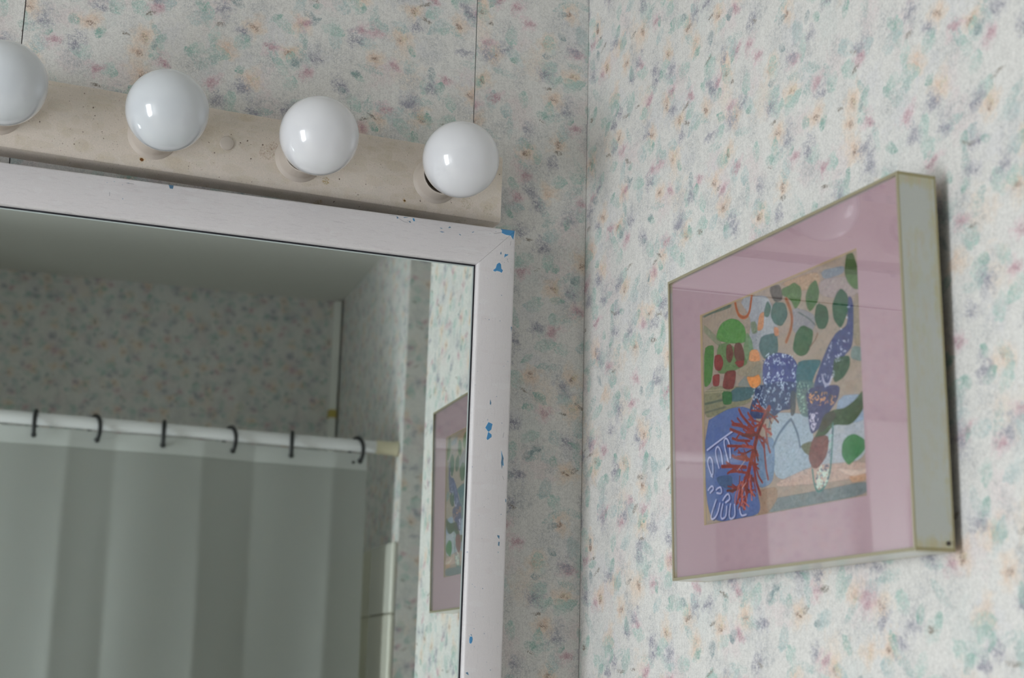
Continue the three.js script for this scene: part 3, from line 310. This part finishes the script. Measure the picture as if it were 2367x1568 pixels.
  const painted = canvas(1280, 1006, (x, w, h) => {
    const r = rng(91), X = (u) => u / 1000 * w, Y = (v) => v / 1000 * h;
    x.fillStyle = '#a89688'; x.fillRect(0, 0, w, h);
    for (let i = 0; i < 260; i++) { x.fillStyle = [css(176, 156, 140, 0.16), css(150, 142, 140, 0.16), css(188, 170, 158, 0.16)][i % 3]; x.beginPath(); x.ellipse(r() * w, r() * h, 30 + r() * 110, 6 + r() * 16, -0.12, 0, 7); x.fill(); }
    x.lineJoin = x.lineCap = 'round';
    const trace = (p, close) => {            // one corner-cutting pass, then a smooth line
      let n = p.length / 2, q = []; for (let i = 0; i < n; i++) q.push([X(p[2 * i]), Y(p[2 * i + 1])]);
      if (close) { const o = []; for (let i = 0; i < n; i++) { const a = q[i], c = q[(i + 1) % n]; o.push([a[0] * 0.82 + c[0] * 0.18, a[1] * 0.82 + c[1] * 0.18], [a[0] * 0.18 + c[0] * 0.82, a[1] * 0.18 + c[1] * 0.82]); } q = o; n = q.length; }
      q = q.map(([a, c]) => [a + (r() - 0.5) * 4, c + (r() - 0.5) * 4]);
      x.beginPath(); x.moveTo(...q[0]); for (let i = 1; i < n; i++) { const a = q[i], c = q[Math.min(i + 1, n - 1)]; x.quadraticCurveTo(...a, (a[0] + c[0]) / 2, (a[1] + c[1]) / 2); } if (close) x.closePath();
      let x0 = 1e9, x1 = -1e9, y0 = 1e9, y1 = -1e9; for (const [a, c] of q) { x0 = Math.min(x0, a); x1 = Math.max(x1, a); y0 = Math.min(y0, c); y1 = Math.max(y1, c); } return [x0, x1, y0, y1];
    };
    for (const [kind, c, a, lw, p] of ART) {
      let R = parseInt(c.slice(0, 2), 16), G = parseInt(c.slice(2, 4), 16), B = parseInt(c.slice(4), 16);
      if (kind === 'f') {
        x.save(); const [x0, x1, y0, y1] = trace(p, true); x.fillStyle = css(R, G, B, a * 0.92); x.fill(); x.strokeStyle = css(R * 0.7, G * 0.7, B * 0.75, 0.35 * a); x.lineWidth = 3; x.stroke(); x.clip();
        const n = Math.min(900, 60 + (x1 - x0) * (y1 - y0) / 90);
        for (let i = 0; i < n; i++) { const k = (r() - 0.55) * 80; x.strokeStyle = css(R + k, G + k, B + k, 0.32 * a); x.lineWidth = 1.5 + r() * 4; const px = x0 + r() * (x1 - x0), py = y0 + r() * (y1 - y0), t2 = -0.3 + (r() - 0.5) * 2.4, l = 5 + r() * 18; x.beginPath(); x.moveTo(px, py); x.lineTo(px + Math.cos(t2) * l, py + Math.sin(t2) * l); x.stroke(); }
        x.restore();
      } else if (kind === 's') { trace(p, false); x.strokeStyle = css(R, G, B, a); x.lineWidth = lw * 0.50; x.stroke(); x.strokeStyle = css(R * 0.6, G * 0.6, B * 0.6, 0.35); x.lineWidth = lw * 0.14; x.stroke(); } else {
        x.save(); const [x0, x1, y0, y1] = trace(p, true); x.clip(); const m = a * 2.4;
        for (let i = 0; i < m; i++) { const k = r(); x.strokeStyle = k < 0.75 ? css(R, G, B, 0.85) : css(R * 0.3, G * 0.35, B * 0.6, 0.7); x.lineWidth = lw * (0.30 + r() * 0.3); const px = x0 + r() * (x1 - x0), py = y0 + r() * (y1 - y0), t2 = r() * 6.28, l = 2 + r() * 11; x.beginPath(); if (r() < 0.6) { x.moveTo(px, py); x.lineTo(px + Math.cos(t2) * l, py + Math.sin(t2) * l); } else x.arc(px, py, 5 + r() * 5, t2, t2 + 3.4); x.stroke(); }
        x.restore();
      }
    }
    // thin silk-like mottling over the whole print
    for (let i = 0; i < 5200; i++) { const k = r(); x.fillStyle = k < 0.4 ? css(60, 70, 84, 0.07) : k < 0.7 ? css(214, 204, 196, 0.07) : css(120, 130, 128, 0.09); x.beginPath(); x.ellipse(r() * w, r() * h, 2 + r() * 12, 1.5 + r() * 6, r() * 3, 0, 7); x.fill(); }
    const d = x.getImageData(0, 0, w, h), A = d.data; for (let i = 0; i < A.length; i += 4) { const g = (A[i] + A[i + 1] + A[i + 2]) / 3; for (let k = 0; k < 3; k++) A[i + k] = Math.min(255, 276 * Math.pow(Math.max(0, g + (A[i + k] - g) * 0.82) / 255, 1.3)); } x.putImageData(d, 0, 0);
  });
  grain(painted, 0.10, 6);
  const pg = new THREE.PlaneGeometry(ox1 - ox0 + 0.006, oy1 - oy0 + 0.006); { const uv = pg.attributes.uv, ku = 0.003 / (ox1 - ox0), kv = 0.003 / (oy1 - oy0); for (let i = 0; i < 4; i++) uv.setXY(i, uv.getX(i) * (1 + 2 * ku) - ku, uv.getY(i) * (1 + 2 * kv) - kv); }
  part('art_print', pg, std({ name: 'floral_print', map: tex(painted), roughness: 0.85 }), t).position.set((ox0 + ox1) / 2, (oy0 + oy1) / 2, -0.0056);
  part('clear_cover', blk(S, W - S, S, H - S, -0.0022, -0.0004), phys({ name: 'clear_acrylic', color: 0xffffff, transmission: 1, thickness: 0, roughness: 0.015, ior: 1.49 }), t);
}

// ---------------------------------------------------------------- shower rod, rings and curtain (seen in the mirror)
const ZR = 1.80, rodY = (x) => 0.5084 + 0.0109 * (XS - x);
{
  const t = thing('shower_rod', 'white shower curtain rod with a yellowed end cap, reflected in the mirror', 'curtain rod');
  const white = std({ name: 'white_rod', color: rgb(228, 228, 230), roughness: 0.35 }), aged = std({ name: 'yellowed_cap', color: rgb(214, 206, 178), roughness: 0.5 });
  const x0 = -1.58, x1 = XS, L = Math.hypot(x1 - x0, rodY(x1) - rodY(x0)), ang = Math.atan2(rodY(x1) - rodY(x0), x1 - x0);
  t.position.set((x0 + x1) / 2, EYE + (rodY(x0) + rodY(x1)) / 2, ZR); t.rotation.z = ang;
  part('tube', new THREE.CylinderGeometry(0.0128, 0.0128, L - 0.01, 32).rotateZ(Math.PI / 2), white, t);
  for (const s of [1, -1]) part('end_cap', new THREE.LatheGeometry([[0.0132, 0], [0.0146, 0.0015], [0.0146, 0.040], [0.0165, 0.044], [0.0165, 0.0495], [0.001, 0.0495]].map(([a, b]) => new THREE.Vector2(a, b)), 32).rotateZ(-Math.PI / 2 * s), aged, t).position.set(s * (L / 2 - 0.05), 0, 0);
}
const RING_X = [0.0734, -0.0661, -0.1962, -0.3331, -0.4704, -0.5876, -0.725, -0.865, -1.00, -1.14, -1.28, -1.42];
{
  const black = std({ name: 'black_plastic', color: rgb(18, 20, 22), roughness: 0.4 });
  const words = ['nearest the yellowed end of the rod', 'second from the yellowed end of the rod', 'third from the yellowed end of the rod', 'fourth from the yellowed end of the rod', 'fifth from the yellowed end of the rod', 'sixth from the yellowed end of the rod'];
  const RR = 0.0262, hoop = new THREE.TorusGeometry(RR, 0.0044, 12, 40, 5.15).rotateZ(-Math.PI / 2 + 0.62).scale(0.82, 1.06, 1), ball = new THREE.SphereGeometry(0.0058, 16, 12);
  RING_X.slice(0, 6).forEach((rx, i) => {
    const t = thing('curtain_ring', `black C-shaped curtain ring in the mirror, ${words[i]}`, 'curtain ring', 'black rings on the shower rod');
    t.position.set(rx, EYE + rodY(rx) - 0.0115, ZR); t.rotation.y = Math.PI / 2 + [-0.52, 0.16, -0.5, 0.05, -0.46, 0.10][i];
    part('hoop', hoop, black, t);
    for (const a of [-Math.PI / 2 + 0.62, -Math.PI / 2 + 0.62 + 5.15]) part('ball_tip', ball, black, t).position.set(Math.cos(a) * RR * 0.82, Math.sin(a) * RR * 1.06, 0);
  });
  const t = thing('shower_curtain', 'white shower curtain hanging in broad folds, reflected in the mirror', 'curtain');
  const x1 = 0.098, x0 = -1.46, tri = (v) => { const f = v - Math.floor(v); return f < 0.62 ? f / 0.62 : (1 - f) / 0.38; };
  const foldAt = (x) => { let k = 0; while (k < RING_X.length - 1 && RING_X[k + 1] > x) k++; const a = RING_X[k] , b = RING_X[Math.min(k + 1, RING_X.length - 1)] ; return k + (a > b ? (a - x) / (a - b) : 0); };
  const wave = (x, y) => { const v = foldAt(x), d = 0.5 + 0.5 * Math.min(1, Math.max(0, (0.5 - y) / 0.35)); return 0.027 * d * (tri((v - 0.5) / 2 + 0.06 + 0.03 * Math.sin(y * 2 + v)) - 0.5) + 0.006 * Math.sin(v * 3.1 + y * 1.3) * d + 0.010 * d * Math.sin(v * 1.27 + 0.7); };
  const cloth = (ya, yb, ny, off) => { const nx = 260, pos = [], idx = []; for (let j = 0; j <= ny; j++) for (let i = 0; i <= nx; i++) { const x = x0 + (x1 - x0) * i / nx, top = rodY(x) - 0.017, y = ya + (yb - ya) * j / ny + top, flare = (top - y) * 0.012; pos.push(x + (i === nx ? flare : 0), y + EYE, ZR + 0.002 + wave(x, y) - off); } for (let j = 0; j < ny; j++) for (let i = 0; i < nx; i++) { const a = j * (nx + 1) + i; idx.push(a, a + nx + 1, a + 1, a + 1, a + nx + 1, a + nx + 2); } const g = new THREE.BufferGeometry(); g.setAttribute('position', new THREE.Float32BufferAttribute(pos, 3)); g.setIndex(idx); g.computeVertexNormals(); return g; };
  const vinylWhite = phys({ name: 'white_vinyl', color: rgb(190, 193, 188), roughness: 0.65, transmission: 0.45, thickness: 0, side: THREE.DoubleSide }), hem = phys({ name: 'doubled_vinyl', color: rgb(214, 217, 214), roughness: 0.6, transmission: 0.25, thickness: 0, side: THREE.DoubleSide });
  part('curtain_panel', cloth(0, -1.72, 60, 0), vinylWhite, t); part('hem_band', cloth(0.001, -0.034, 3, 0.0016), hem, t);
}

renderer.render(scene, camera);
